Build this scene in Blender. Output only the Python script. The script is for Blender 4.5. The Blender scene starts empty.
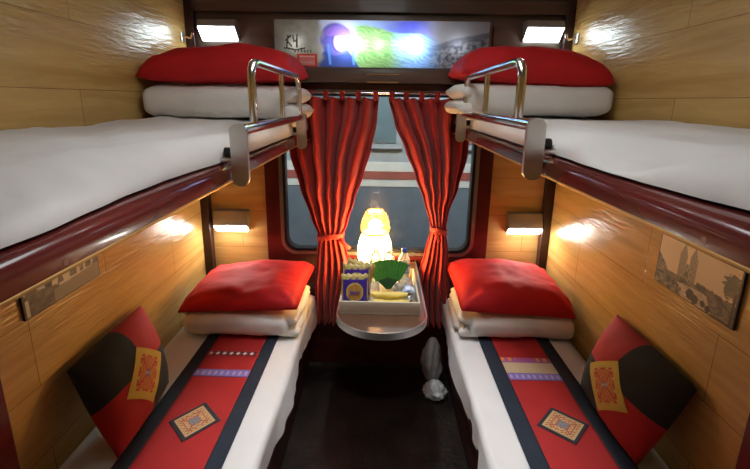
import bpy, bmesh, math, random
from mathutils import Vector, Matrix, noise
random.seed(7)
S = bpy.context.scene
COL = S.collection
PI = math.pi

# ------------------------------------------------------------------ helpers
def tag(o, label=None, cat=None, group=None, kind=None):
    if label: o['label'] = label
    if cat: o['category'] = cat
    if group: o['group'] = group
    if kind: o['kind'] = kind
    return o

def empty(name, loc=(0, 0, 0), rz=0.0):
    o = bpy.data.objects.new(name, None); COL.objects.link(o)
    o.location = loc; o.rotation_euler = (0, 0, rz); o.empty_display_size = .05
    return o

def link(name, me, m, parent=None, smooth=True, loc=None, rot=None):
    o = bpy.data.objects.new(name, me); COL.objects.link(o)
    if m is not None:
        for mm in (m if isinstance(m, (list, tuple)) else [m]): me.materials.append(mm)
    if smooth:
        for p in me.polygons: p.use_smooth = True
    if parent is not None: o.parent = parent
    if loc is not None: o.location = loc
    if rot is not None: o.rotation_euler = rot
    return o

def obj(name, bm, m, parent=None, smooth=True, loc=None, rot=None, autos=True):
    bmesh.ops.recalc_face_normals(bm, faces=bm.faces)
    me = bpy.data.meshes.new(name); bm.to_mesh(me); bm.free()
    o = link(name, me, m, parent, smooth, loc, rot)
    if smooth and autos:
        me.set_sharp_from_angle(angle=math.radians(40))
    return o

def box(bm, x0, x1, y0, y1, z0, z1, bev=0.0, seg=2):
    b2 = bmesh.new()
    vs = [b2.verts.new((x, y, z)) for x in (x0, x1) for y in (y0, y1) for z in (z0, z1)]
    for f in ((0,1,3,2),(4,6,7,5),(0,4,5,1),(2,3,7,6),(0,2,6,4),(1,5,7,3)):
        b2.faces.new([vs[i] for i in f])
    if bev > 0:
        bmesh.ops.bevel(b2, geom=list(b2.edges), offset=bev, segments=seg, affect='EDGES', profile=.5)
    bmesh.ops.recalc_face_normals(b2, faces=b2.faces)
    me = bpy.data.meshes.new('t'); b2.to_mesh(me); b2.free(); bm.from_mesh(me); bpy.data.meshes.remove(me)
    return bm

def B(*a, **k): return box(bmesh.new(), *a, **k)

def tube(bm, pts, r, n=14, caps=True):
    pts = [Vector(p) for p in pts]; rings = []
    up = None
    for i, p in enumerate(pts):
        t = (pts[min(i+1, len(pts)-1)] - pts[max(i-1, 0)]).normalized()
        if up is None:
            up = Vector((0, 0, 1)) if abs(t.z) < .9 else Vector((1, 0, 0))
        a = (up - t*up.dot(t)).normalized(); b = t.cross(a); up = a
        rr = r[i] if isinstance(r, (list, tuple)) else r
        rings.append([bm.verts.new(p + (a*math.cos(2*PI*k/n) + b*math.sin(2*PI*k/n))*rr) for k in range(n)])
    for A, C in zip(rings, rings[1:]):
        for k in range(n): bm.faces.new((A[k], A[(k+1) % n], C[(k+1) % n], C[k]))
    if caps:
        bm.faces.new(rings[0]); bm.faces.new(rings[-1][::-1])
    return bm

def round_path(pts, rad, n=7):
    pts = [Vector(p) for p in pts]; out = [pts[0]]
    for i in range(1, len(pts)-1):
        p = pts[i]; a = (pts[i-1]-p).normalized(); b = (pts[i+1]-p).normalized()
        p0 = p + a*rad; p2 = p + b*rad
        for k in range(n+1):
            t = k/n; out.append(p0*(1-t)**2 + p*2*t*(1-t) + p2*t*t)
    out.append(pts[-1]); return out

def lathe(bm, prof, n=28, c=(0, 0, 0), close=False):
    rings = []
    for r, z in prof:
        rings.append([bm.verts.new((c[0]+max(r, 1e-4)*math.cos(2*PI*k/n), c[1]+max(r, 1e-4)*math.sin(2*PI*k/n), c[2]+z)) for k in range(n)])
    for A, C in zip(rings, rings[1:]):
        for k in range(n): bm.faces.new((A[k], A[(k+1) % n], C[(k+1) % n], C[k]))
    if close:
        bm.faces.new(rings[0][::-1]); bm.faces.new(rings[-1])
    return bm

def prism(bm, poly, axis, a0, a1):
    """extrude a 2-D outline along axis (0=x: poly is (y,z); 1=y: poly is (x,z); 2=z: (x,y))"""
    def P(p, a):
        return {0: (a, p[0], p[1]), 1: (p[0], a, p[1]), 2: (p[0], p[1], a)}[axis]
    A = [bm.verts.new(P(p, a0)) for p in poly]; C = [bm.verts.new(P(p, a1)) for p in poly]
    n = len(poly)
    for i in range(n): bm.faces.new((A[i], A[(i+1) % n], C[(i+1) % n], C[i]))
    bm.faces.new(A[::-1]); bm.faces.new(C)
    return bm

def rrect(x0, x1, z0, z1, r, n=8):
    out = []
    for cx, cz, a in ((x1-r, z1-r, 0), (x0+r, z1-r, 90), (x0+r, z0+r, 180), (x1-r, z0+r, 270)):
        for k in range(n+1):
            t = math.radians(a + 90*k/n); out.append((cx + r*math.cos(t), cz + r*math.sin(t)))
    return out

def grid(fn, nu, nv, closed_u=False):
    """fn(i/nu, j/nv) -> xyz ; returns mesh"""
    vs, fs = [], []
    W = nu if closed_u else nu+1
    for j in range(nv+1):
        for i in range(W): vs.append(tuple(fn(i/nu, j/nv)))
    for j in range(nv):
        for i in range(nu):
            a = j*W + i; b = j*W + (i+1) % W
            fs.append((a, b, b+W, a+W))
    me = bpy.data.meshes.new('g'); me.from_pydata(vs, [], fs); me.update()
    return me

def paint(me, colfn, nu, nv):
    at = me.color_attributes.new('Col', 'FLOAT_COLOR', 'POINT')
    k = 0
    for j in range(nv+1):
        for i in range(nu+1):
            r, g, b = colfn(i/nu, j/nv); at.data[k].color = (r, g, b, 1); k += 1

def fbm(x, y=0, z=0, s=1.0):
    return noise.fractal(Vector((x*s, y*s, z*s)), 1.0, 2.0, 4)
def nz(x, y=0, z=0): return noise.noise(Vector((x, y, z)))

# ------------------------------------------------------------------ materials
def newmat(name):
    m = bpy.data.materials.new(name); m.use_nodes = True
    nt = m.node_tree; nt.nodes.clear()
    o = nt.nodes.new('ShaderNodeOutputMaterial'); b = nt.nodes.new('ShaderNodeBsdfPrincipled')
    nt.links.new(b.outputs[0], o.inputs[0]); return m, nt, b, o

def simple(name, c, rough=.5, metal=0, var=.12, nscale=8, bump=0, bscale=60, coat=0, sheen=0, trans=0, ior=1.45, stretch=(1, 1, 1)):
    m, nt, b, o = newmat(name)
    tc = nt.nodes.new('ShaderNodeTexCoord'); mp = nt.nodes.new('ShaderNodeMapping'); mp.inputs['Scale'].default_value = stretch
    nt.links.new(tc.outputs['Object'], mp.inputs[0])
    n = nt.nodes.new('ShaderNodeTexNoise'); n.inputs['Scale'].default_value = nscale; n.inputs['Detail'].default_value = 4
    nt.links.new(mp.outputs[0], n.inputs[0])
    cr = nt.nodes.new('ShaderNodeValToRGB')
    cr.color_ramp.elements[0].position = .3; cr.color_ramp.elements[1].position = .7
    cr.color_ramp.elements[0].color = tuple(x*(1-var) for x in c) + (1,)
    cr.color_ramp.elements[1].color = tuple(min(1, x*(1+var)) for x in c) + (1,)
    nt.links.new(n.outputs[0], cr.inputs[0]); nt.links.new(cr.outputs[0], b.inputs['Base Color'])
    b.inputs['Roughness'].default_value = rough; b.inputs['Metallic'].default_value = metal
    b.inputs['Coat Weight'].default_value = coat; b.inputs['Coat Roughness'].default_value = .08
    b.inputs['Sheen Weight'].default_value = sheen; b.inputs['Transmission Weight'].default_value = trans; b.inputs['IOR'].default_value = ior
    if bump:
        n2 = nt.nodes.new('ShaderNodeTexNoise'); n2.inputs['Scale'].default_value = bscale; n2.inputs['Detail'].default_value = 3
        nt.links.new(mp.outputs[0], n2.inputs[0])
        bp = nt.nodes.new('ShaderNodeBump'); bp.inputs['Strength'].default_value = bump; bp.inputs['Distance'].default_value = .01
        nt.links.new(n2.outputs[0], bp.inputs['Height']); nt.links.new(bp.outputs[0], b.inputs['Normal'])
    return m

def emis(name, c, s):
    m, nt, b, o = newmat(name)
    b.inputs['Base Color'].default_value = (*c, 1); b.inputs['Emission Color'].default_value = (*c, 1)
    b.inputs['Emission Strength'].default_value = s; b.inputs['Roughness'].default_value = .4
    return m

def wood_mat(name, ax, c1, c2, rough=.25, seam=(.20, .09, .028), off=(0, 0), bumps=.24):
    """lacquered wood-grain boards; ax = world axis running along the boards (0 or 1), z is across"""
    m, nt, b, o = newmat(name); N = nt.nodes; L = nt.links
    tc = N.new('ShaderNodeTexCoord'); sp = N.new('ShaderNodeSeparateXYZ'); L.new(tc.outputs['Object'], sp.inputs[0])
    cb = N.new('ShaderNodeCombineXYZ')
    ad = N.new('ShaderNodeMath'); ad.operation = 'ADD'; ad.inputs[1].default_value = off[0]; L.new(sp.outputs[ax], ad.inputs[0])
    ad2 = N.new('ShaderNodeMath'); ad2.operation = 'ADD'; ad2.inputs[1].default_value = off[1]; L.new(sp.outputs[2], ad2.inputs[0])
    L.new(ad.outputs[0], cb.inputs[0]); L.new(ad2.outputs[0], cb.inputs[1])
    br = N.new('ShaderNodeTexBrick'); br.inputs['Scale'].default_value = 1.0
    br.inputs['Brick Width'].default_value = .82; br.inputs['Row Height'].default_value = .22
    br.inputs['Mortar Size'].default_value = .0012; br.inputs['Mortar Smooth'].default_value = .3; br.offset = .42
    br.inputs['Color1'].default_value = (.35, .35, .35, 1); br.inputs['Color2'].default_value = (.75, .75, .75, 1)
    L.new(cb.outputs[0], br.inputs['Vector'])
    mp = N.new('ShaderNodeMapping'); mp.inputs['Scale'].default_value = (1.6, 14, 1); L.new(cb.outputs[0], mp.inputs[0])
    n = N.new('ShaderNodeTexNoise'); n.inputs['Scale'].default_value = 1.6; n.inputs['Detail'].default_value = 7; n.inputs['Distortion'].default_value = .7
    L.new(mp.outputs[0], n.inputs[0])
    av = N.new('ShaderNodeMix'); av.data_type = 'RGBA'; av.inputs[0].default_value = .18
    L.new(n.outputs[0], av.inputs[6]); L.new(br.outputs['Color'], av.inputs[7])
    cr = N.new('ShaderNodeValToRGB'); cr.color_ramp.elements[0].position = .36; cr.color_ramp.elements[1].position = .66
    cr.color_ramp.elements[0].color = (*c1, 1); cr.color_ramp.elements[1].color = (*c2, 1)
    L.new(av.outputs[2], cr.inputs[0])
    mx = N.new('ShaderNodeMix'); mx.data_type = 'RGBA'; L.new(br.outputs['Fac'], mx.inputs[0]); L.new(cr.outputs[0], mx.inputs[6]); mx.inputs[7].default_value = (*seam, 1)
    L.new(mx.outputs[2], b.inputs['Base Color'])
    b.inputs['Roughness'].default_value = rough; b.inputs['Coat Weight'].default_value = .12; b.inputs['Coat Roughness'].default_value = .12; b.inputs['Specular IOR Level'].default_value = .42
    # brushed lacquer ripples running along the boards
    mp2 = N.new('ShaderNodeMapping'); mp2.inputs['Scale'].default_value = (7, 60, 1); mp2.inputs['Rotation'].default_value = (0, 0, .18); L.new(cb.outputs[0], mp2.inputs[0])
    n2 = N.new('ShaderNodeTexNoise'); n2.inputs['Scale'].default_value = 1.0; n2.inputs['Detail'].default_value = 3; n2.inputs['Distortion'].default_value = 1.2; L.new(mp2.outputs[0], n2.inputs[0])
    bp = N.new('ShaderNodeBump'); bp.inputs['Strength'].default_value = bumps; bp.inputs['Distance'].default_value = .012
    L.new(n2.outputs[0], bp.inputs['Height'])
    bp2 = N.new('ShaderNodeBump'); bp2.invert = True; bp2.inputs['Strength'].default_value = .35; bp2.inputs['Distance'].default_value = .003
    L.new(br.outputs['Fac'], bp2.inputs['Height']); L.new(bp.outputs[0], bp2.inputs['Normal']); L.new(bp2.outputs[0], b.inputs['Normal']); L.new(bp2.outputs[0], b.inputs['Coat Normal'])
    return m

def col_mat(name, rough=.5, sheen=0, coat=0, bump=0):
    m, nt, b, o = newmat(name)
    a = nt.nodes.new('ShaderNodeVertexColor'); a.layer_name = 'Col'
    nt.links.new(a.outputs[0], b.inputs['Base Color']); b.inputs['Roughness'].default_value = rough
    b.inputs['Sheen Weight'].default_value = sheen; b.inputs['Coat Weight'].default_value = coat
    if bump:
        n2 = nt.nodes.new('ShaderNodeTexNoise'); n2.inputs['Scale'].default_value = 300
        bp = nt.nodes.new('ShaderNodeBump'); bp.inputs['Strength'].default_value = bump; bp.inputs['Distance'].default_value = .004
        nt.links.new(n2.outputs[0], bp.inputs['Height']); nt.links.new(bp.outputs[0], b.inputs['Normal'])
    return m

M = {}
M['wood_side'] = wood_mat('amber_boards_side', 1, (.47, .285, .085), (.62, .40, .135), off=(.25, .12))
M['wood_back'] = wood_mat('amber_boards_back', 0, (.47, .29, .09), (.61, .40, .145), rough=.3, off=(2.1, .12), bumps=.15)
M['maroon'] = simple('maroon_lacquer', (.10, .013, .011), .22, var=.2, nscale=5, coat=.5, bump=.015, bscale=14, stretch=(1, .3, 3))
M['maroon_dull'] = simple('maroon_panel', (.10, .016, .013), .4, var=.2, coat=.1)
M['darkwood'] = simple('dark_brown_panel', (.115, .078, .056), .42, var=.25, nscale=4, stretch=(.6, 1, 6), coat=.1)
M['corner'] = simple('dark_corner_strip', (.035, .012, .010), .35)
M['gold_tone'] = simple('gold_edge_light', (.62, .36, .12), .3, metal=.55)  # gold tone, used on the rails to paint their lit lower edge
M['floor'] = simple('dark_floor', (.020, .0145, .012), .34, var=.5, nscale=7, bump=.4, bscale=45)
M['ceiling'] = simple('ceiling_panel', (.35, .31, .26), .5)
M['sheet'] = simple('white_cotton_sheet', (.80, .785, .76), .75, var=.025, bump=.12, bscale=22, sheen=.15)
M['duvet'] = simple('white_duvet_cotton', (.80, .775, .73), .8, var=.03, bump=.2, bscale=18, sheen=.15)
M['redpillow'] = simple('red_pillowcase', (.56, .010, .014), .75, var=.08, bump=.18, bscale=14, sheen=.0)
M['curtain'] = simple('red_curtain_cloth', (.52, .024, .014), .65, var=.12, bump=.15, bscale=90, sheen=.2)
M['navy'] = simple('navy_cloth', (.016, .024, .04), .8, var=.15, bump=.15, bscale=300)
M['runred'] = simple('red_cloth', (.42, .018, .017), .8, var=.1, bump=.2, bscale=350)
M['chrome'] = simple('polished_steel', (.82, .81, .79), .12, metal=1, var=.03)
M['satin'] = simple('satin_steel', (.74, .72, .68), .3, metal=1, var=.05)
M['alu'] = simple('aluminium_trim', (.45, .44, .42), .35, metal=.9)
M['rubber'] = simple('black_rubber', (.015, .015, .016), .45)
M['mattress_core'] = simple('mattress_ticking', (.55, .52, .48), .8)
M['lampgrey'] = simple('grey_lamp_housing', (.40, .38, .35), .35, metal=.5)
M['tray'] = simple('cream_painted_wood', (.66, .58, .44), .5, var=.05)
M['tabletop'] = simple('brown_laminate', (.12, .06, .035), .2, var=.2, nscale=6, coat=.5, stretch=(1, .3, 1))
M['col_cloth'] = col_mat('woven_cloth', .8, sheen=.1, bump=.3)
M['col_print'] = col_mat('printed_photo', .45)
M['col_foil'] = col_mat('printed_foil', .25, coat=.3)
M['green'] = simple('green_card', (.05, .22, .03), .55, var=.15, nscale=30)
M['banana'] = simple('banana_skin', (.80, .62, .12), .45, var=.15, nscale=40)
M['banana_tip'] = simple('banana_tip', (.12, .06, .02), .7)
M['bluecap'] = simple('blue_plastic', (.03, .14, .55), .35)
M['greycap'] = simple('pale_grey_plastic', (.50, .52, .52), .35)
M['cane'] = simple('woven_cane', (.62, .30, .07), .6, var=.3, nscale=60, bump=.4)
M['plug'] = simple('rail_plug', (.20, .07, .045), .35)
M['stick'] = simple('white_paper', (.85, .80, .72), .6)
M['bag'] = simple('white_plastic_bag', (.62, .62, .60), .35, var=.15, trans=.15, bump=.3, bscale=25)

def glassmat(name, tint, rough, mix, gl=1.45):
    m, nt, b, o = newmat(name); N = nt.nodes; L = nt.links
    N.remove(b)
    t = N.new('ShaderNodeBsdfTransparent'); t.inputs[0].default_value = (*tint, 1)
    g = N.new('ShaderNodeBsdfGlossy'); g.inputs['Roughness'].default_value = rough
    f = N.new('ShaderNodeFresnel'); f.inputs[0].default_value = gl
    a = N.new('ShaderNodeMath'); a.operation = 'ADD'; a.inputs[1].default_value = mix; L.new(f.outputs[0], a.inputs[0])
    x = N.new('ShaderNodeMixShader'); L.new(a.outputs[0], x.inputs[0]); L.new(t.outputs[0], x.inputs[1]); L.new(g.outputs[0], x.inputs[2]); L.new(x.outputs[0], o.inputs[0])
    return m
M['glass'] = glassmat('window_glass', (.90, .93, .93), .015, -.0, 1.22)
M['pet'] = glassmat('clear_bottle_plastic', (.93, .95, .96), .12, .22)
def milky(m, k, c):
    nt = m.node_tree; o = [n for n in nt.nodes if n.type == 'OUTPUT_MATERIAL'][0]; src = o.inputs[0].links[0].from_socket
    t = nt.nodes.new('ShaderNodeBsdfTranslucent'); t.inputs[0].default_value = (*c, 1); d = nt.nodes.new('ShaderNodeBsdfDiffuse'); d.inputs[0].default_value = (*c, 1)
    a = nt.nodes.new('ShaderNodeMixShader'); nt.links.new(t.outputs[0], a.inputs[1]); nt.links.new(d.outputs[0], a.inputs[2])
    x = nt.nodes.new('ShaderNodeMixShader'); x.inputs[0].default_value = k; nt.links.new(src, x.inputs[1]); nt.links.new(a.outputs[0], x.inputs[2]); nt.links.new(x.outputs[0], o.inputs[0])
milky(M['pet'], .22, (.9, .93, .96))
M['clearcap'] = glassmat('clear_cap_plastic', (.9, .93, .95), .2, .2); milky(M['clearcap'], .6, (.85, .88, .9))

# ------------------------------------------------------------------ dimensions (metres, camera above the origin)
XL, XR, YB, YF, ZC = -1.02, .975, 2.25, -.55, 2.34
# ------------------------------------------------------------------ setting
def struct(name, bm, m, parent=None, smooth=False):
    o = obj(name, bm, m, parent, smooth)
    if parent is None: o['kind'] = 'structure'
    return o
struct('floor', B(XL-.1, XR+.1, YF-.1, YB+.1, -.08, 0), M['floor'])
struct('ceiling', B(XL-.1, XR+.1, YF-.1, YB+.1, ZC, ZC+.06), M['ceiling'])
struct('wall_left', B(XL-.08, XL, YF-.1, YB+.1, 0, ZC), M['wood_side'])
struct('wall_right', B(XR, XR+.08, YF-.1, YB+.1, 0, ZC), M['wood_side'])
struct('wall_front', B(XL, XR, YF-.08, YF, 0, ZC), M['wood_back'])
# back wall: a left wood part, a right wood part, a maroon middle with the window opening, dark panel on top
WX0, WX1, WZ0, WZ1 = -.565, .545, .735, 1.665        # glass opening
bm = bmesh.new()
box(bm, XL, -.655, YB, YB+.1, 0, 1.46); box(bm, .63, XR, YB, YB+.1, 0, 1.46)
wb = struct('wall_back', bm, [M['wood_back'], M['maroon'], M['darkwood']])
def addwall(poly_boxes, idx):
    b2 = bmesh.new(); b2.from_mesh(wb.data); n0 = len(b2.faces)
    for a in poly_boxes: box(b2, *a)
    b2.faces.ensure_lookup_table()
    for f in b2.faces[n0:]: f.material_index = idx
    b2.to_mesh(wb.data); b2.free()
addwall([(-.655, WX0-.02, YB-.012, YB+.1, 0, 1.75), (WX1+.02, .63, YB-.012, YB+.1, 0, 1.75), (WX0-.02, WX1+.02, YB-.012, YB+.1, 0, WZ0-.02), (WX0-.02, WX1+.02, YB-.012, YB+.1, WZ1+.02, 1.75)], 1)
addwall([(XL, -.655, YB, YB+.1, 1.46, ZC), (.63, XR, YB, YB+.1, 1.46, ZC), (-.655, .63, YB, YB+.1, 1.75, ZC)], 2)
# horizontal trims of the back wall
for i, (a, m) in enumerate([((XL, XR, YB-.035, YB, 2.055, 2.12), 'darkwood'), ((XL, -.575, YB-.012, YB, 1.46, 2.04), 'darkwood'), ((.575, XR, YB-.012, YB, 1.46, 2.04), 'darkwood')]):
    struct('trim_%d' % (i+1), B(*a, bev=.004), M[m])
for i, (x0, x1) in enumerate([(XL, XL+.045), (XR-.045, XR)]):
    struct('trim_%d' % (i+4), B(x0, x1, YB-.05, YB, 0, ZC, bev=.004), M['corner'])
struct('trim_6', B(XL, XL+.014, YF, .925, 0, 1.40, bev=.003), M['maroon'])
struct('trim_7', B(XR-.014, XR, YF, .90, 0, 1.42, bev=.003), M['maroon'])
for i, (x0, x1) in enumerate([(XL, XL+.03), (XR-.03, XR)]):
    struct('trim_%d' % (i+8), B(x0, x1, YF, YB-.05, 2.30, ZC, bev=.004), M['darkwood'])

# window: rubber gasket, aluminium frame, pane
def ring(bm, x0, x1, z0, z1, r, w, ya, yb):
    A = rrect(x0, x1, z0, z1, r); Bq = rrect(x0-w, x1+w, z0-w, z1+w, r+w); n = len(A)
    V = [[bm.verts.new((p[0], y, p[1])) for p in P] for P in (A, Bq) for y in (ya, yb)]
    for i in range(n):
        j = (i+1) % n
        bm.faces.new((V[0][i], V[0][j], V[1][j], V[1][i])); bm.faces.new((V[2][i], V[3][i], V[3][j], V[2][j]))
        bm.faces.new((V[0][i], V[2][i], V[2][j], V[0][j])); bm.faces.new((V[1][i], V[1][j], V[3][j], V[3][i]))
    return bm
win = struct('window_1', ring(bmesh.new(), WX0+.012, WX1-.012, WZ0+.012, WZ1-.012, .075, .022, YB-.022, YB+.03), M['alu'], smooth=True)
struct('gasket', ring(bmesh.new(), WX0+.028, WX1-.028, WZ0+.028, WZ1-.028, .065, .016, YB-.012, YB+.04), M['rubber'], win, True)
struct('outer_rim', ring(bmesh.new(), WX0-.006, WX1+.006, WZ0-.006, WZ1+.006, .09, .02, YB-.03, YB-.008), M['maroon'], win, True)
struct('pane', B(WX0+.01, WX1-.01, YB+.03, YB+.036, WZ0+.01, WZ1-.01), M['glass'], win)
# fill of the corner gap between square opening and rounded frame
bm = bmesh.new()
for sx, ex in ((1, WX0-.02), (-1, WX1+.02)):
    for sz, ez in ((1, WZ0-.02), (-1, WZ1+.02)):
        pts = [(ex, ez)]
        R_ = .10; cx = ex+sx*R_; cz = ez+sz*R_
        for k in range(9):
            t = math.radians(90*k/8); pts.append((cx-sx*R_*math.sin(t), cz-sz*R_*math.cos(t)))
        if sx*sz > 0: pts = pts[::-1]
        prism(bm, pts, 1, YB-.012, YB+.03)
struct('corner_fillet', bm, M['maroon'], win)

# ------------------------------------------------------------------ outside: carriage on the next track
tr = empty('train_carriage', (0, 3.7, -.9)); tag(tr, 'grey train carriage with pale band and red stripe seen outside the window', 'train')
M['tr_grey'] = simple('carriage_grey', (.26, .28, .29), .4, var=.1); M['tr_pale'] = simple('carriage_pale_band', (.50, .50, .46), .4, var=.08)
M['tr_red'] = simple('carriage_red_stripe', (.27, .075, .06), .4); M['tr_low'] = simple('carriage_slate', (.13, .155, .18), .4, var=.1)
def tp(name, z0, z1, m, d=0.0, x0=-4, x1=4): obj(name, B(x0, x1, -d, 1.2-.0, z0+.9, z1+.9), m, tr, smooth=False)
tp('body', -.35, 2.9, M['tr_grey'])
tp('pale_band', .83, 1.06, M['tr_pale'], .006); tp('red_stripe', .90, .975, M['tr_red'], .009); tp('lower_panel', -.3, .82, M['tr_low'], .004)
for x0 in (-2.1, -.75, .6, 1.95):
    w = obj('window', B(x0, x0+.95, -.02, 0, 1.18+.9, 1.95+.9, bev=.008), M['tr_grey'], tr, smooth=False)
    obj('pane', B(x0+.06, x0+.89, -.024, -.02, 1.24+.9, 1.89+.9), simple('carriage_pane', (.10, .14, .15), .15), w, smooth=False)
for x0 in (-1.6, 1.1):
    obj('wheel', lathe(bmesh.new(), [(.42, -.06), (.46, -.06), (.42, .06), (.08, .07)], 30, close=True), M['rubber'], tr, loc=(x0, .3, .46), rot=(PI/2, 0, 0))
tag(obj('track_bed', B(-4, 4, YB+.3, 6, -1.0, -.9), simple('ballast', (.08, .075, .07), .9, bump=1, bscale=12), smooth=False), kind='structure')

# ------------------------------------------------------------------ soft goods
def slab_mesh(L0, L1, hy, hz, ex=3.2, nL=40, nS=44, amp=.006, seed=0, endr=.03, zsag=None, wob=.004):
    """cushion-like slab: superellipse section (half sizes hy, hz) swept along x from L0 to L1, rounded ends"""
    vs, fs = [], []
    for j in range(nL+1):
        t = j/nL; x = L0 + (L1-L0)*t
        d = min(x-L0, L1-x); k = 1.0 if d > endr else math.sqrt(max(0, 1-(1-d/endr)**2))
        k = max(k, .02)
        for i in range(nS):
            a = 2*PI*i/nS; c, s = math.cos(a), math.sin(a)
            rr = (abs(c)**ex + abs(s)**ex)**(-1/ex)
            y = hy*rr*c; z = hz*rr*s
            y -= (1-k)*endr*(1 if y > 0 else -1)*min(1, abs(y)/hy); z *= (.35+.65*k) if k < 1 else 1
            if k <= .021: y *= .9; z *= .3
            w = amp*nz(x*7+seed, y*8, z*14+seed) + wob*nz(x*22+seed*2, y*20, z*25)
            n_ = Vector((0, c/hy, s/hz)).normalized()
            q = Vector((x, y, z)) + n_*w
            vs.append(tuple(q))
    for j in range(nL):
        for i in range(nS):
            a = j*nS+i; b = j*nS+(i+1) % nS; fs.append((a, b, b+nS, a+nS))
    fs.append(tuple(range(nS))[::-1]); fs.append(tuple(range(nL*nS, nL*nS+nS)))
    me = bpy.data.meshes.new('slab'); me.from_pydata(vs, [], fs); me.update(); return me

def pillow_mesh(hx, hy, T, n=36, pinch=.035, seed=0, wr=.015, flat=.42, low=.42, ear=.0):
    """two sheets meeting at a seam; corners stick out a little"""
    def side(sg):
        def f(u, v):
            U, V = 2*u-1, 2*v-1
            cr = 1 - .02*(abs(U*V))**6
            x = hx*U*(1 - pinch*(1-V*V)*abs(U)**2*1.0)*cr ; y = hy*V*(1 - pinch*(1-U*U)*abs(V)**2)*cr
            h = ((1-abs(U)**3.2)*(1-abs(V)**3.2))
            h = max(h, 0)**flat
            w = wr*fbm(U*1.7+seed, V*1.7, sg*3+seed) * h
            r = math.hypot(1-abs(U), 1-abs(V))
            w += .006*math.sin(9*math.atan2(1-abs(V)+.01, 1-abs(U)+.01)+seed)*math.exp(-((r-.28)/.16)**2)*(h > 0)
            return (x, y, sg*(T*h*(1.0 if sg > 0 else low)) + w*(1 if sg > 0 else .3))
        return grid(f, n, n)
    a, b = side(1), side(-1)
    bm = bmesh.new(); bm.from_mesh(a)
    b2 = bmesh.new(); b2.from_mesh(b)
    bmesh.ops.reverse_faces(b2, faces=b2.faces); b2.to_mesh(b); b2.free()
    bm.from_mesh(b); bmesh.ops.remove_doubles(bm, verts=bm.verts, dist=.0006)
    bmesh.ops.recalc_face_normals(bm, faces=bm.faces)
    me = bpy.data.meshes.new('pillow'); bm.to_mesh(me); bm.free(); return me

def place(o, loc, rot=(0, 0, 0)): o.location = loc; o.rotation_euler = rot; return o

# lower bunks --------------------------------------------------------------
def lower_bunk(s, xw, lab):
    """s=-1 left, +1 right ; xw = wall x"""
    t = empty('lower_bunk', (s*.7, 1.3, 0)); tag(t, lab, 'bunk', 'lower bunks')
    def rel(bm):
        bmesh.ops.translate(bm, verts=bm.verts, vec=(-s*.7, -1.3, 0)); return bm
    x0, x1 = sorted((s*.42, xw-s*.002)); obj('storage_box', rel(B(x0, x1, .36, YB-.055, 0.001, .30, bev=.006)), M['maroon_dull'], t)
    x0, x1 = sorted((s*.385, xw-s*.002)); obj('bed_board', rel(B(x0, x1, .34, YB-.055, .301, .355, bev=.008)), M['maroon'], t)
    return t
lower_bunk(-1, XL+.0145, 'maroon lower bunk along the left wall carrying the mattress with the left runner')
lower_bunk(1, XR-.0145, 'maroon lower bunk along the right wall carrying the mattress with the right runner')

def mattress_mesh(xe, xw, y0, y1, z0, z1, s, drop=.10, sag=.0, seed=0, flare=.0):
    """sheeted mattress: flat top, rounded aisle edge, sheet falling over the side in soft folds; xe aisle edge, xw wall edge"""
    prof = []   # (across 0..1, where)
    r = .028
    def f(u, v):
        y = y0 + (y1-y0)*v
        ripple = .006*math.sin(y*9+seed) + .005*nz(y*14, seed)
        # u: 0 wall bottom .. path
        W = abs(xe-xw)
        Ls = [0, .10, W-.0+.10, W+.10+(z1-z0)+drop]
        if u < .12:
            k = u/.12; x = W; z = z0 + (z1-r-z0)*k
            return (xe + (xw-xe)*1.0, y, z)
        elif u < .20:
            a = (u-.12)/.08*PI/2; return (xw - s*(r - r*math.cos(a)), y, z1 - r + r*math.sin(a))
        elif u < .62:
            k = (u-.20)/.42; x = (xw - s*r) + ((xe + s*r) - (xw - s*r))*k
            z = z1 + .004*fbm(x*3+seed, y*2.2, seed) + .0025*fbm(x*9, y*7, seed+3) - sag*max(0, k-.6)*1.0
            return (x, y, z)
        elif u < .72:
            a = (u-.62)/.10*PI/2; return (xe + s*(r - r*math.sin(a)) - s*ripple*.3*a, y, z1 - sag*.4 - r + r*math.cos(a))
        else:
            k = (u-.72)/.28
            return (xe - s*(ripple*(.4+2.0*k) + flare*k), y, z1 - sag*.4 - r - (z1-r-z0+drop)*k + .006*math.sin(y*5+seed)*k)
    me = grid(f, 60, 90)
    bm = bmesh.new(); bm.from_mesh(me)
    # close the ends and the underside
    bmesh.ops.holes_fill(bm, edges=[e for e in bm.edges if e.is_boundary], sides=0)
    return bm
o = obj('mattress', mattress_mesh(-.372, XL+.016, .42, YB-.056, .357, .482, -1, drop=.02, seed=1), M['sheet'])
tag(o, 'white-sheeted mattress on the left lower bunk', 'mattress', 'lower mattresses')
o = obj('mattress', mattress_mesh(.372, XR-.016, .42, YB-.056, .357, .482, 1, drop=.02, seed=5), M['sheet'])
tag(o, 'white-sheeted mattress on the right lower bunk', 'mattress', 'lower mattresses')

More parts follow.
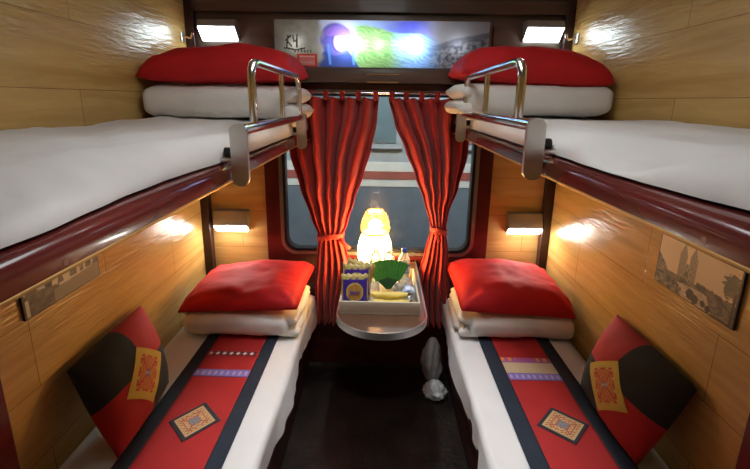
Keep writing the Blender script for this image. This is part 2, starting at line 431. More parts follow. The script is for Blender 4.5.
# upper bunks --------------------------------------------------------------
def upper_bunk(s, xw, zb, lab, yn, yf, legs, hoop_top, ybr):
    t = empty('upper_bunk', (s*.7, 1.3, zb)); tag(t, lab, 'bunk', 'upper bunks')
    def rel(bm):
        bmesh.ops.translate(bm, verts=bm.verts, vec=(-s*.7, -1.3, -zb)); return bm
    xf = s*.378
    # rail: rounded front profile
    pr_ = [(xf+s*.050, zb+.045), (xf+s*.020, zb+.045), (xf+s*.010, zb+.041), (xf+s*.004, zb+.035), (xf+s*.001, zb+.027), (xf, zb+.020), (xf, zb+.0055), (xf+s*.05, zb+.0055)]
    bm = prism(bmesh.new(), pr_ if s < 0 else pr_[::-1], 1, .22, YB-.055); obj('side_rail', rel(bm), M['maroon'], t)
    x0, x1 = sorted((xf+s*.0505, xw)); obj('bed_base', rel(B(x0, x1, .22, YB-.055, zb+.006, zb+.0445)), M['darkwood'], t, smooth=False)
    x0, x1 = sorted((xf-s*.0015, xf+s*.03)); obj('lit_edge', rel(B(x0, x1, .22, YB-.056, zb, zb+.005, bev=.0015)), M['gold_tone'], t)['label'] = 'thin gold strip painting the lit lower edge of the rail'  # gold strip paints the light caught on the rail's lower edge
    obj('screw_plug', rel(tube(bmesh.new(), [(xf-s*.0006, .45, zb+.013), (xf+s*.004, .45, zb+.013)], .0045)), M['plug'], t)
    # guard rail of steel tube
    xt = s*.352; zt = zb + (.130 if s < 0 else .115)
    g = obj('guard_rail', rel(tube(bmesh.new(), [(xt, yn, zt), (xt, yf, zt)], .0145, 18)), M['chrome'], t)
    h = obj('hoop', rel(tube(bmesh.new(), round_path([(xt, legs[0], zt+.010), (xt, legs[0]-.006, hoop_top), (xt, legs[2], hoop_top-.008), (xt, legs[2], zt+.010)], .055, 9), .0115, 14)), M['chrome'], g)
    p = obj('upright', rel(tube(bmesh.new(), [(xt, legs[1], zt+.010), (xt, legs[1], hoop_top-.006)], .009, 12)), M['chrome'], g)
    for yb in ybr:
        cap = rrect(xt-.0215, xt+.0215, zb-.010, zt+.018, .021, 8)
        b_ = bmesh.new(); prism(b_, cap, 1, yb-.006, yb+.006)
        box(b_, min(xt+s*.02, xf+s*.03), max(xt+s*.02, xf+s*.03), yb-.004, yb+.016, zb+.050, zb+.062, bev=.002)
        obj('bracket', rel(b_), M['satin'], g)
        tk = obj('clamp_knob', rel(tube(bmesh.new(), [(xt+s*.02, yb+.03, zb+.072), (xt+s*.048, yb+.03, zb+.072)], .013, 16)), M['rubber'], g)
        tk['label'] = 'black round clamp knob'
    return t
ZL, ZR = 1.411, 1.453
upper_bunk(-1, XL+.0145, ZL, 'maroon upper bunk with steel guard hoop along the left wall', .995, 1.86, (1.13, 1.46, 1.76), 1.717, (1.0, 1.80))
upper_bunk(1, XR-.0145, ZR, 'maroon upper bunk with steel guard hoop along the right wall', .925, 1.83, (1.06, 1.40, 1.73), 1.722, (.93, 1.80))

def upper_mattress(s, xw, z0, z1, seed, lab, yend):
    """thin mattress; the sheet's aisle edge droops on to the rail towards the near end"""
    y0, y1 = .37, 2.235-.03
    def f(u, v):
        y = y0 + (y1-y0)*v
        near = max(0, min(1, (1.25-y)/.75)); near = near*near*(3-2*near)
        xe = s*(.394 + .020*near) + s*.016*math.sin(y*7+seed)*near + s*.006*nz(y*12, seed)
        ze = z0 + .004
        W = abs(xw)-abs(xe)
        if u < .10:
            return (xw, y, z0 + (z1-z0-.01)*u/.10)
        k = (u-.10)/.90                      # 0 wall .. 1 aisle bottom
        # arc-like fall off over the last part
        edge = .80 - .34*near
        if k < edge:
            x = xw - s*W*(k/edge)*(edge*(1+.12)) ; x = xw - s*W*min(1, k/edge*(.965-.30*near))
            z = z1 + .011*fbm(x*3+seed, y*2, seed) + .006*fbm(x*9+y*3, y*5, seed)
            kk = 0
        else:
            kk = (k-edge)/(1-edge); a = kk*PI/2
            a0 = .965-.30*near
            x = xw - s*W*(a0 + (1-a0)*math.sin(a)**.9)
            z = z1 + (ze-z1)*(1-math.cos(a)) + (.006+.016*near)*fbm(x*5+seed, y*5, seed)*math.sin(PI*kk)
        # wavy creases in the drooping sheet
        z += .008*near*math.sin(y*19+x*9+seed)*math.sin(PI*min(1, kk))
        x += s*.0
        return (x, y, max(z, ze if kk > .9 else z))
    bm = bmesh.new(); bm.from_mesh(grid(f, 60, 110))
    bmesh.ops.holes_fill(bm, edges=[e for e in bm.edges if e.is_boundary], sides=0)
    o = obj('mattress', bm, M['sheet']); tag(o, lab, 'mattress', 'upper mattresses'); return o
upper_mattress(-1, XL+.015, ZL+.046, ZL+.115, 2.0, 'white-sheeted mattress on the left upper bunk', 0)
upper_mattress(1, XR-.015, ZR+.046, ZR+.104, 6.0, 'white-sheeted mattress on the right upper bunk', 0)

# folded duvets ------------------------------------------------------------
def duvet(xa, xb, y0, y1, z0, z1, s, seed, lab, warm=False):
    """xa aisle end, xb wall end; smooth outer fold, crumpled layered edges at the aisle end"""
    yc, zc = (y0+y1)/2, (z0+z1)/2; hy, hz = (y1-y0)/2, (z1-z0)/2
    xin = xa + s*.045
    L0, L1 = sorted((xin, xb))
    me = slab_mesh(L0, L1, hy, hz, ex=3.4, amp=.007, seed=seed, endr=.03)
    o = link('folded_duvet', me, M['duvet'], loc=(0, yc, zc)); tag(o, lab, 'duvet', 'folded duvets')
    for q, (dz, ext) in enumerate(((-.5, 0), (.48, .008))):
        def f(u, v):
            a = 2*PI*u; c, s_ = math.cos(a), math.sin(a)
            t = v; x = xa + s*(ext) + s*.10*t
            k = math.sqrt(max(0.0, 1-(1-min(1, t/.35))**2)) if t < .35 else 1
            yy = (hy-.015)*(abs(c)**.35)*(1 if c > 0 else -1)*(.93+.07*k)
            zz = (hz*.5-.002)*(abs(s_)**.7)*(1 if s_ > 0 else -1)*max(k, .08)
            x += -s*.010*nz(yy*26+seed, q*5, seed)*1.6 - s*.006*math.sin(yy*60+q*2)
            return (x, yy, zz + hz*dz + .004*nz(yy*30, q, seed))
        m2 = grid(f, 48, 12, True)
        b2 = bmesh.new(); b2.from_mesh(m2); bmesh.ops.holes_fill(b2, edges=[e for e in b2.edges if e.is_boundary], sides=0)
        bmesh.ops.recalc_face_normals(b2, faces=b2.faces); b2.to_mesh(m2); b2.free()
        link('folded_layer', m2, M['duvet'], o)
    return o
duvet(-.375, -.940, 1.715, 2.12, .485, .612, -1, 1.3, 'thick folded white duvet under the red pillow on the left lower bunk')
duvet(.395, XR-.02, 1.745, 2.12, .485, .616, 1, 4.1, 'thick folded white duvet under the red pillow on the right lower bunk')
duvet(-.348, XL+.02, 1.69, 2.12, ZL+.116, ZL+.116+.146, -1, 7.7, 'folded white duvet under the red pillow on the left upper bunk')
duvet(.315, XR-.02, 1.69, 2.12, ZR+.106, ZR+.106+.138, 1, 9.2, 'folded white duvet under the red pillow on the right upper bunk')

def red_pillow(hx, hy, T, loc, rot, seed, lab, **k):
    o = link('red_pillow', pillow_mesh(hx, hy, T, seed=seed, **k), M['redpillow'], loc=loc, rot=rot)
    tag(o, lab, 'pillow', 'red pillows'); return o
red_pillow(.300, .215, .090, (-.665, 1.945, .648), (math.radians(5), math.radians(-4.5), math.radians(-3)), .5, 'plump red pillow on the folded duvet of the left lower bunk', low=.16)
red_pillow(.285, .215, .112, (.672, 1.965, .655), (math.radians(7), math.radians(4), math.radians(2)), 2.5, 'plump red pillow with creased front on the folded duvet of the right lower bunk', low=.16)
red_pillow(.330, .205, .135, (-.692, 1.91, ZL+.304), (math.radians(2), math.radians(-1), 0), 4.5, 'red pillow topping the duvet on the left upper bunk', low=.25)
red_pillow(.318, .205, .130, (.640, 1.91, ZR+.270), (math.radians(2), math.radians(3), 0), 6.5, 'red pillow topping the duvet on the right upper bunk', low=.25)

# square cushions ----------------------------------------------------------
def cushion(c0, c1, c2, c3, s, lab, seed):
    """corners: lower-near, lower-far, upper-far, upper-near ; s side"""
    c0, c1, c2, c3 = map(Vector, (c0, c1, c2, c3))
    ctr = (c0+c1+c2+c3)/4
    nrm = ((c1-c0).cross(c3-c0)).normalized()
    if nrm.x*s > 0: nrm = -nrm       # face the aisle
    T = .082
    def surf(u, v, sg, lift=0.0):
        U, V = 2*u-1, 2*v-1
        pu = .5+.5*U*(1+.02*(1-V*V)*abs(U)**3); pv = .5+.5*V*(1+.02*(1-U*U)*abs(V)**3)
        p = c0*(1-pu)*(1-pv) + c1*pu*(1-pv) + c2*pu*pv + c3*(1-pu)*pv
        h = max(0, (1-abs(U)**2.6)*(1-abs(V)**2.6))**.6
        w = .005*fbm(U*1.5+seed, V*1.5, sg)*h
        return p + nrm*((T*(1 if sg > 0 else .62)*h + w)*sg + lift) - ctr
    n = 44
    root = None
    bm = bmesh.new()
    for sg in (1, -1):
        m_ = grid(lambda u, v: surf(u, v, sg), n, n)
        for k, p_ in enumerate(m_.polygons):
            p_.material_index = 0 if ((k % n) >= n//2) == ((k//n) >= n//2) else 1
        bm.from_mesh(m_)
    bmesh.ops.remove_doubles(bm, verts=bm.verts, dist=.0005); bmesh.ops.recalc_face_normals(bm, faces=bm.faces)
    me = bpy.data.meshes.new('square_cushion'); bm.to_mesh(me); bm.free()
    o = link('square_cushion', me, [M['cush_red'], M['cush_black']], loc=ctr); tag(o, lab, 'cushion', 'patchwork cushions')
    # gold embroidered patch, a rectangle along the diagonals
    cu, cv = .475, .415
    A, C_ = .20, .225            # half size across / along (in uv units along the diagonals)
    def pf(a, b):
        da, db = (2*a-1)*A, (2*b-1)*C_     # across (lower-far dir), along (upper-far dir)
        u = cu + (da*.7071 + db*.7071); v = cv + (-da*.7071 + db*.7071)
        return surf(u, v, 1, .0025)
    N1, N2 = 44, 60
    m2 = grid(pf, N1, N2)
    gold, red_, blue = (.60, .42, .06), (.50, .055, .03), (.04, .06, .18)
    def cf(a, b):
        x, y = abs(2*a-1), abs(2*b-1)
        if x > .66 or y > .72: return gold
        if math.hypot(x*A, y*C_) < .030: return blue if (int(x*16)+int(y*16)) % 2 else (.5, .5, .5)
        if .66 < y: return red_ if math.sin(x*16) > -.1 else gold
        if x > .55: return red_ if math.sin(y*18) > -.3 else gold
        d = (x*1.2 + y) * 6.5
        return red_ if (d % 1.0) < .55 or (abs(x-y) < .05) else (.66, .36, .07)
    paint(m2, cf, N1, N2)
    link('embroidered_patch', m2, M['col_cloth'], o)['label'] = 'gold patch with red embroidered motif'
    return o
M['cush_red'] = simple('red_velvet', (.43, .012, .012), .75, var=.1, bump=.15, bscale=200, sheen=.04)
M['cush_black'] = simple('black_velvet', (.014, .017, .019), .8, var=.15, bump=.15, bscale=200, sheen=.05)
cushion((-.815, 1.045, .495), (-.84, 1.405, .495), (-.985, 1.515, .775), (-.985, 1.105, .765), -1, 'red and black patchwork cushion with gold patch leaning on the left wall', 1)
cushion((.835, 1.07, .495), (.835, 1.445, .495), (.955, 1.475, .800), (.950, 1.045, .80), 1, 'red and black patchwork cushion with gold patch leaning on the right wall', 8)

# runners ------------------------------------------------------------------
ZT = .4885
def strip(x0, x1, y0, y1, z, nx, ny, colfn=None, m=None, parent=None, name='band', label=None, seed=0):
    def f(u, v):
        x = x0+(x1-x0)*u; y = y0+(y1-y0)*v
        return (x, y, z + .0012*nz(x*6, y*5, 3))
    me = grid(f, nx, ny)
    if colfn: paint(me, colfn, nx, ny)
    o = link(name, me, m or M['col_cloth'], parent)
    md = o.modifiers.new('thick', 'SOLIDIFY'); md.thickness = .0016; md.offset = 1
    if label: o['label'] = label
    return o
def patch_cols(a, b):
    x, y = abs(2*a-1), abs(2*b-1)
    if x > .80 or y > .78: return (.018, .014, .022)
    x /= .80; y /= .78
    if x > .9 or y > .9: return (.62, .42, .20)
    r = max(x, y)
    if r < .30: return (.05, .07, .16) if (int(x*14)+int(y*14)) % 2 else (.40, .38, .34)
    if r < .38: return (.42, .07, .04)
    if .62 < r < .68: return (.45, .10, .04)
    if r >= .68: return (.42, .08, .03) if math.sin(x*22)*math.sin(y*22) > .15 else (.62, .40, .17)
    return (.45, .12, .04) if abs(x-y) < .09 or math.sin(x*26+y*18) > .55 else (.64, .44, .22)
def runner(x0, xi0, xi1, x1, ye, dia, lab, bands):
    r = strip(xi0, xi1, .55, ye, ZT, 24, 90, m=M['runred'], name='bed_runner'); tag(r, lab, 'runner', 'bed runners')
    strip(x0, xi0, .55, ye, ZT+.0002, 8, 90, m=M['navy'], parent=r, name='border', label='navy side border')
    strip(xi1, x1, .55, ye, ZT+.0002, 8, 90, m=M['navy'], parent=r, name='border', label='navy side border')
    for (ya, yb, fn, nm, lb) in bands:
        strip(xi0+.001, xi1-.001, ya, yb, ZT+.0022, 150, 24, colfn=fn, parent=r, name=nm, label=lb)
    # diamond patch
    (cx, cy), ax, ay = dia
    def f(u, v):
        p = Vector((cx, cy)) + Vector(ax)*(2*u-1) + Vector(ay)*(2*v-1)
        return (p.x, p.y, ZT+.0024 + .0012*nz(p.x*6, p.y*5, 3))
    me = grid(f, 60, 60); paint(me, patch_cols, 60, 60)
    o = link('woven_patch', me, M['col_cloth'], r); o['label'] = 'dark bordered patch with orange woven motif'
    md = o.modifiers.new('thick', 'SOLIDIFY'); md.thickness = .0016; md.offset = 1
    return r
red0 = (.42, .018, .017)
def purple(a, b):
    if b < .12 or b > .88: return (.16, .11, .34)
    c = (a*9) % 1.0
    return (.48, .40, .62) if abs(c-.5)*1.6+abs(b-.5) < .36 else (.25, .18, .50)
def beads(a, b):
    c = (a*7.5) % 1.0; d = abs(c-.5)*1.1+abs(b-.5)
    if d < .34 and .04 < a < .95: return (.75, .68, .50) if int(a*7.5) % 3 == 1 else (.72, .68, .64)
    if abs(b-.5) < .42 and .03 < a < .97 and d > .5: return (.05, .02, .03)
    return red0
def beige(a, b): return (.56, .46, .30) if math.sin(a*160) > -.6 else (.50, .36, .20)
def orange(a, b):
    c = (a*7) % 1.0
    if b < .3: return (.30, .12, .33)
    return (.68, .26, .05) if c < .5 and (a < .3 or a > .7) else (.35, .08, .25)
runner(-.823, -.768, -.535, -.480, 1.78, ((-.648, 1.212), (.0455, -.043), (.0455, .049)),
       'red and navy runner with a white bead row on the left lower mattress',
       [(1.590, 1.622, beads, 'bead_row', 'row of white diamond beads'), (1.450, 1.495, purple, 'purple_band', 'purple woven band')])
runner(.492, .556, .778, .838, 1.80, ((.673, 1.2345), (.0515, -.041), (.0445, .0455)),
       'red and navy runner with beige and purple bands on the right lower mattress',
       [(1.585, 1.620, orange, 'orange_band', 'orange and purple zigzag band'), (1.515, 1.5845, beige, 'beige_band', 'beige woven band'), (1.471, 1.5145, purple, 'purple_band', 'purple woven band')])

# ------------------------------------------------------------------ wall photographs
def framed(name, x, y0, y1, z0, z1, s, colfn, nu, nv, lab):
    """print on the side wall; u runs towards the photograph's right when seen from the aisle"""
    t = empty(name, (x, (y0+y1)/2, (z0+z1)/2)); tag(t, lab, 'photo')
    xx = 0
    b = B(-.004, .004, -(y1-y0)/2, (y1-y0)/2, -(z1-z0)/2, (z1-z0)/2, bev=.001)
    obj('backing', b, M['tray_dark'], t, loc=(s*-.0045, 0, 0))
    def f(u, v):
        yy = (y1-y0)*(u-.5) * (1 if s < 0 else -1)
        return (-s*.0095, yy, (z1-z0)*(v-.5))
    me = grid(f, nu, nv); paint(me, colfn, nu, nv); link('print', me, M['col_print'], t, smooth=False)
M['tray_dark'] = simple('dark_backing', (.05, .03, .02), .5)
def lerp(a, b, t): return tuple(x+(y-x)*t for x, y in zip(a, b))
def cathedral(u, v):
    sky = lerp((.70, .56, .36), (.76, .60, .38), v); dk = (.06, .05, .04); mid = (.22, .18, .13)
    n = fbm(u*9, v*9, 2)
    c = sky
    # two spired towers and nave
    for cx in (.345, .475):
        w = .048 if v < .80 else .048*max(0, (1.02-v)/.22)
        if abs(u-cx) < w and v < 1.0:
            c = lerp((.33, .27, .20), (.15, .12, .09), .5+.5*math.sin(u*170)*math.sin(v*60))
    if abs(u-.41) < .06 and v < .66: c = lerp((.36, .30, .22), (.12, .10, .07), .5+.6*math.sin(v*48)*math.sin(u*120))
    if abs(u-.41) < .020 and .42 < v < .52: c = dk
    # skyline of roofs and trees
    h = .36+.03*fbm(u*12, 0, 5)
    if u < .30: h = .36+.30*max(0, (.16-u)/.16)**.8
    if u > .55: h = .44-.10*(u-.55)+.05*fbm(u*25, 1, 1)
    if v < h: c = lerp(mid, dk, .5+.9*n)
    if v < h-.13: c = lerp((.25, .21, .15), dk, .4+1.1*fbm(u*16, v*18, 9))
    # road
    if v < .30-.2*abs(u-.6) and .28+(.3-v)*.4 < u < .68+(.3-v)*.3: c = lerp((.58, .48, .34), (.30, .24, .17), .3+.8*fbm(u*14, v*30, 4))
    # people
    for px, py, r in ((.33, .17, .018), (.37, .14, .016), (.50, .15, .05), (.56, .11, .045), (.66, .12, .03), (.72, .08, .03), (.20, .20, .035), (.27, .18, .025)):
        if ((u-px)/r)**2+((v-py)/(r*2.0))**2 < 1: c = dk
    # big tree at right
    if ((u-.93)/.11)**2+((v-.66)/.22)**2 < 1+.8*fbm(u*20, v*20, 7): c = lerp((.08, .07, .05), (.18, .15, .10), .5+n)
    if abs(u-.965) < .012 and v < .6: c = dk
    if u < .012 or u > .985 or v < .02: c = (.03, .025, .02)
    return c
def street(u, v):
    c = lerp((.50, .44, .34), (.85, .80, .70), v)
    n = fbm(u*10, v*10, 12)
    if v > .52: c = lerp((.88, .82, .70), (.30, .26, .20), max(0, min(1, .3+1.6*fbm(u*22, v*16, 3))))
    for px, w, h in ((.10, .09, .75), (.30, .05, .62), (.45, .04, .68), (.62, .05, .70), (.74, .04, .66), (.84, .05, .72), (.95, .04, .9)):
        if abs(u-px) < w*(.8+.4*nz(v*8, px*9)) and .30 < v < h: c = lerp((.04, .035, .03), (.20, .16, .12), .4+n)
    if .06 < u < .42 and v < .42-.3*u: c = lerp((.07, .06, .05), (.16, .13, .10), .5+n)
    if v < .20+.1*u and u > .35: c = (.26, .22, .16)
    if .66 < u < .69 or .92 < u < .94: c = (.70, .62, .48) if v > .4 else c
    if u < .02 or u > .985 or v < .03: c = (.05, .04, .03)
    return c
framed('wall_photo', XL+.0002, 1.03, 1.345, .985, 1.175, -1, street, 110, 66, 'old black and white street photo on the left wall under the upper bunk')
framed('wall_photo', XR-.0002, 1.00, 1.322, 1.022, 1.192, 1, cathedral, 150, 90, 'sepia photo of a twin-towered cathedral on the right wall')

# ------------------------------------------------------------------ illuminated picture over the window
SX0, SX1, SZ0, SZ1, SY = -.548, .538, 1.783, 2.008, 2.165
sg = empty('light_box', (0, YB, 1.9)); tag(sg, 'long backlit landscape picture above the window', 'sign')
def rel_s(bm): bmesh.ops.translate(bm, verts=bm.verts, vec=(0, -YB, -1.9)); return bm
bm = bmesh.new()
for a in ((SX0-.012, SX1+.012, SY+.001, YB-.013, SZ1+.001, SZ1+.012), (SX0-.012, SX1+.012, SY+.001, YB-.013, SZ0-.012, SZ0-.001), (SX0-.012, SX0-.001, SY+.001, YB-.013, SZ0-.001, SZ1+.001), (SX1+.001, SX1+.012, SY+.001, YB-.013, SZ0-.001, SZ1+.001), (SX0-.001, SX1+.001, YB-.02, YB-.013, SZ0-.001, SZ1+.001)):
    box(bm, *a)
obj('casing', rel_s(bm), M['darkwood'], sg, smooth=False)
def seg(u, v, pts, w, asp=4.8):
    for (a, b), (c, d) in zip(pts, pts[1:]):
        ax, ay, bx, by, px, py = a*asp, b, c*asp, d, u*asp, v
        L = (bx-ax)**2+(by-ay)**2; t = max(0, min(1, ((px-ax)*(bx-ax)+(py-ay)*(by-ay))/L))
        if math.hypot(px-ax-t*(bx-ax), py-ay-t*(by-ay)) < w: return True
    return False
def sm(a, b, x):
    t = max(0, min(1, (x-a)/(b-a))); return t*t*(3-2*t)
def sapa(u, v):
    n = fbm(u*16, v*4, 3); n2 = fbm(u*50, v*12, 8)
    # green rice terraces climbing to a ridge, blue sky
    ridge = .86-1.0*max(0, u-.50)+.05*math.sin(u*20)-.35*max(0, .42-u)
    t = .5+.5*math.sin((v*11+u*20+1.1*n)*6.5)
    land = lerp((.16, .40, .11), (.46, .62, .24), t*.5+.2*n+.1)
    land = lerp(land, lerp((.15, .28, .55), (.32, .50, .78), t*.7+.1), sm(.52, .64, u))
    sky = lerp((.36, .50, .80), (.09, .10, .55), sm(.42, .62, u)); sky = lerp(sky, (.40, .38, .55), sm(.64, .78, u))
    c = lerp(land, sky, sm(ridge-.03, ridge+.03, v))
    # grey photograph of mountains and a village at the right
    h = .50+1.25*(u-.77)*(1-.6*(u-.77))+.04*n
    g = lerp(lerp((.10, .10, .12), (.38, .35, .35), max(0, min(1, .5+1.3*n2))), (.20, .19, .21), sm(h-.14, h-.02, v))
    g = lerp(g, lerp((.55, .50, .48), (.40, .37, .38), v), sm(h, h+.06, v))
    c = lerp(c, g, sm(.70, .80, u))
    # woman with embroidered headscarf looking right
    x = (u-.300)*4.8
    def blend(col, d, w=.03):
        nonlocal c
        c = lerp(c, col, sm(w, -w, d))
    c = lerp(lerp((.35, .36, .62), (.55, .58, .70), v), c, sm(.34, .40, u))
    sh = (abs(x+.05)-(.20+.65*max(0, .48-v)))
    if v < .50: blend((.045, .07, .24), sh)
    blend((.13, .11, .40), math.hypot((x+.08)/1.15, (v-.60)/1.15)-.30)
    blend((.05, .04, .12), abs(math.hypot((x-.03)/.85, (v-.56)/1.05)-.22)-.012, .015)
    blend((.62, .40, .30), math.hypot((x-.045)/.75, (v-.55)/1.0)-.20)
    if v > .66: blend((.34, .12, .40) if (v*26+x*4) % 1 > .5 else (.12, .14, .55), math.hypot((x+.01)/1.15, (v-.70)/.75)-.26)
    for xx in (-.24, .30): 
        if .05 < v < .50: blend((.10, .25, .62), abs(x-xx-.10*(.5-v))-.028, .012)
    # pale text panel with ink drawing
    p = lerp((.44, .38, .28), (.30, .26, .20), max(0, min(1, .5+.8*n)))
    if v < .28 and .10 < u < .20:
        p = (.55, .05, .03)
        if (v*28) % 1 < .4 and .115 < u < .185 and .03 < v < .24: p = (.75, .35, .28)
    for pts in ([(.055, .42), (.062, .66)], [(.052, .56), (.075, .66)], [(.060, .54), (.078, .44)], [(.086, .66), (.090, .54), (.102, .56), (.106, .68)], [(.103, .60), (.103, .42)], [(.045, .40), (.10, .36), (.14, .40)]):
        if seg(u, v, pts, .016): p = (.03, .025, .02)
    if .085 < u < .175 and .31 < v < .37 and math.sin(u*420) > -.2: p = (.12, .09, .07)
    return lerp(p, c, sm(.195, .235, u+.02*n))
m, nt, b_, o_ = newmat('backlit_print'); nt.nodes.remove(b_)
va = nt.nodes.new('ShaderNodeVertexColor'); va.layer_name = 'Col'
tl = nt.nodes.new('ShaderNodeBsdfTranslucent'); df = nt.nodes.new('ShaderNodeBsdfDiffuse'); gl = nt.nodes.new('ShaderNodeBsdfGlossy'); gl.inputs['Roughness'].default_value = .25
mx = nt.nodes.new('ShaderNodeMixShader'); mx.inputs[0].default_value = .35; mx2 = nt.nodes.new('ShaderNodeMixShader'); mx2.inputs[0].default_value = .05
nt.links.new(va.outputs[0], tl.inputs[0]); nt.links.new(va.outputs[0], df.inputs[0])
nt.links.new(tl.outputs[0], mx.inputs[1]); nt.links.new(df.outputs[0], mx.inputs[2]); nt.links.new(mx.outputs[0], mx2.inputs[1]); nt.links.new(gl.outputs[0], mx2.inputs[2])
nt.links.new(mx2.outputs[0], o_.inputs[0]); M['backlit'] = m
me = grid(lambda u, v: (SX0+(SX1-SX0)*u, SY-YB, SZ0+(SZ1-SZ0)*v-1.9), 330, 70); paint(me, sapa, 330, 70)
link('printed_panel', me, M['backlit'], sg, smooth=False)
def light(name, kind, loc, energy, color, size=.02, size_y=None, rot=(0, 0, 0), shape=None):
    L = bpy.data.lights.new(name, kind); L.energy = energy; L.color = color
    if kind == 'AREA':
        L.shape = shape or ('RECTANGLE' if size_y else 'SQUARE'); L.size = size
        if size_y: L.size_y = size_y
    else: L.shadow_soft_size = size
    o = bpy.data.objects.new(name, L); COL.objects.link(o); o.location = loc; o.rotation_euler = rot; return o
for x, e in ((-.185, 1.0), (.165, .75), (-.11, .22), (-.02, .22), (.08, .16), (.38, .10), (-.44, .08)):
    light('light_box_bulb', 'POINT', (x, 2.205, 1.895), e, (.72, .86, 1.0), .008)
# valance shelf over the curtains
v_ = empty('valance_box', (0, YB, 1.74)); tag(v_, 'dark brown valance box between the lit picture and the curtains', 'valance')
obj('board', B(-.575, .560, -.135, -.013, -.035, .030, bev=.004), M['darkwood'], v_)
obj('gold_bar', B(-.075, .085, -.139, -.1355, -.035, -.030), M['gold_tone'], v_)  # this lower bar paints the red glow along the valance bottom
obj('gold_bar', B(-.075, .085, -.139, -.1355, .004, .008), M['gold_tone'], v_)

# ------------------------------------------------------------------ curtain rod and curtains
YC = 2.165
r_ = empty('curtain_rod', (0, YC, 1.655)); tag(r_, 'thin steel curtain rod across the window top', 'rod')
obj('rod', tube(bmesh.new(), [(-.60, 0, 0), (.59, 0, 0)], .007, 12), M['chrome'], r_)
for x in (-.585, .575): obj('rod_bracket', B(x-.008, x+.008, -.012, YB-YC-.013, -.010, .010, bev=.002), M['satin'], r_)
def interp(tab, z):
    tab = sorted(tab)
    if z <= tab[0][0]: return tab[0][1]
    for (a, b), (c, d) in zip(tab, tab[1:]):
        if z <= c:
            t = (z-a)/(c-a); t = t*t*(3-2*t)*.5+t*.5; return b+(d-b)*t
    return tab[-1][1]
def curtain(left, right, ztie, zbot, ztop, seed, lab, tabs, tlab):
    """left/right: outline tables (z, x)"""
    NF = 5.5
    def f(u, v):
        z = zbot + (ztop-zbot)*v
        xl, xr = interp(left, z), interp(right, z)
        dt = min(1, abs(z-ztie)/.30)
        uu = u + .10*math.sin(2*PI*u)*nz(z*2, seed)*dt
        x = xl + (xr-xl)*uu
        amp = (.016+.032*dt)*(1+.4*nz(u*4, z*1.2, seed))
        ph = 2*PI*NF*(u + .02*nz(z*1.5, u*2, seed))
        y = amp*math.sin(ph) + .010*math.sin(2*PI*2.3*u+seed)*dt
        bulge = .022*math.sin(PI*u)*(1-dt)
        if v > .985: z -= .010*abs(math.sin(PI*u*len(tabs)))
        return (x + .004*math.cos(ph)*dt, y - bulge, z)
    me = grid(f, 130, 110)
    t = empty('window_curtain', (0, YC, 0)); tag(t, lab, 'curtain', 'tied-back window curtains')
    c = link('cloth', me, M['curtain'], t); md = c.modifiers.new('thick', 'SOLIDIFY'); md.thickness = .0025
    for x in tabs:
        b2 = bmesh.new(); path = []
        w = .013
        for k in range(13):
            a = PI*k/12; path.append((.0115*math.cos(a)*-1, 1.655+.0115*math.sin(a)))
        path = [(-.012, ztop-.02)] + path + [(.012, ztop-.02)]
        vs = [[b2.verts.new((x+dx, p[0], p[1]+0.0)) for p in path] for dx in (-w, w)]
        for i in range(len(path)-1): b2.faces.new((vs[0][i], vs[0][i+1], vs[1][i+1], vs[1][i]))
        o = obj('tab_loop', b2, M['curtain'], t); m3 = o.modifiers.new('thick', 'SOLIDIFY'); m3.thickness = .002
    # tie band
    xa, xb = interp(left, ztie), interp(right, ztie); cx, hw = (xa+xb)/2, (xb-xa)/2+.008
    def tb(u, v):
        a = 2*PI*u
        return (cx+hw*math.cos(a), -.008+.050*math.sin(a), ztie+(v-.5)*.030 + .012*math.cos(a)*(1 if seed < 5 else -1) + .004*math.sin(3*a))
    b = link('tie_band', grid(tb, 40, 3, True), M['curtain'], t); m3 = b.modifiers.new('thick', 'SOLIDIFY'); m3.thickness = .004
    tx = xb if seed < 5 else xa+.03
    sgn = 1 if seed < 5 else .35
    tail = link('tie_tail', grid(lambda u, v: (tx-.02+(u*.016)+sgn*.055*v, -.062-.012*math.sin(v*3), ztie-.004-.055*v+.010*u), 3, 10), M['curtain'], t)
    m3 = tail.modifiers.new('thick', 'SOLIDIFY'); m3.thickness = .003
    return t
curtain([(1.635, -.500), (1.33, -.495), (1.15, -.445), (.98, -.385), (.87, -.342), (.70, -.358), (.55, -.372), (.33, -.380)],
        [(1.635, -.012), (1.50, -.020), (1.36, -.048), (1.22, -.088), (1.08, -.138), (.95, -.178), (.87, -.205), (.72, -.172), (.60, -.165), (.45, -.182), (.33, -.190)],
        .872, .33, 1.635, 1.0, 'red tab-top curtain tied back on the left side of the window', (-.46, -.375, -.29, -.205, -.12, -.03), '')
curtain([(1.635, .034), (1.50, .070), (1.36, .132), (1.22, .190), (1.08, .245), (.97, .280), (.92, .292), (.78, .262), (.60, .222), (.45, .228), (.33, .235)],
        [(1.635, .480), (1.33, .470), (1.15, .430), (1.02, .385), (.92, .372), (.78, .395), (.55, .410), (.33, .420)],
        .918, .33, 1.635, 8.0, 'red tab-top curtain tied back on the right side of the window', (.055, .13, .21, .29, .37, .45), '')

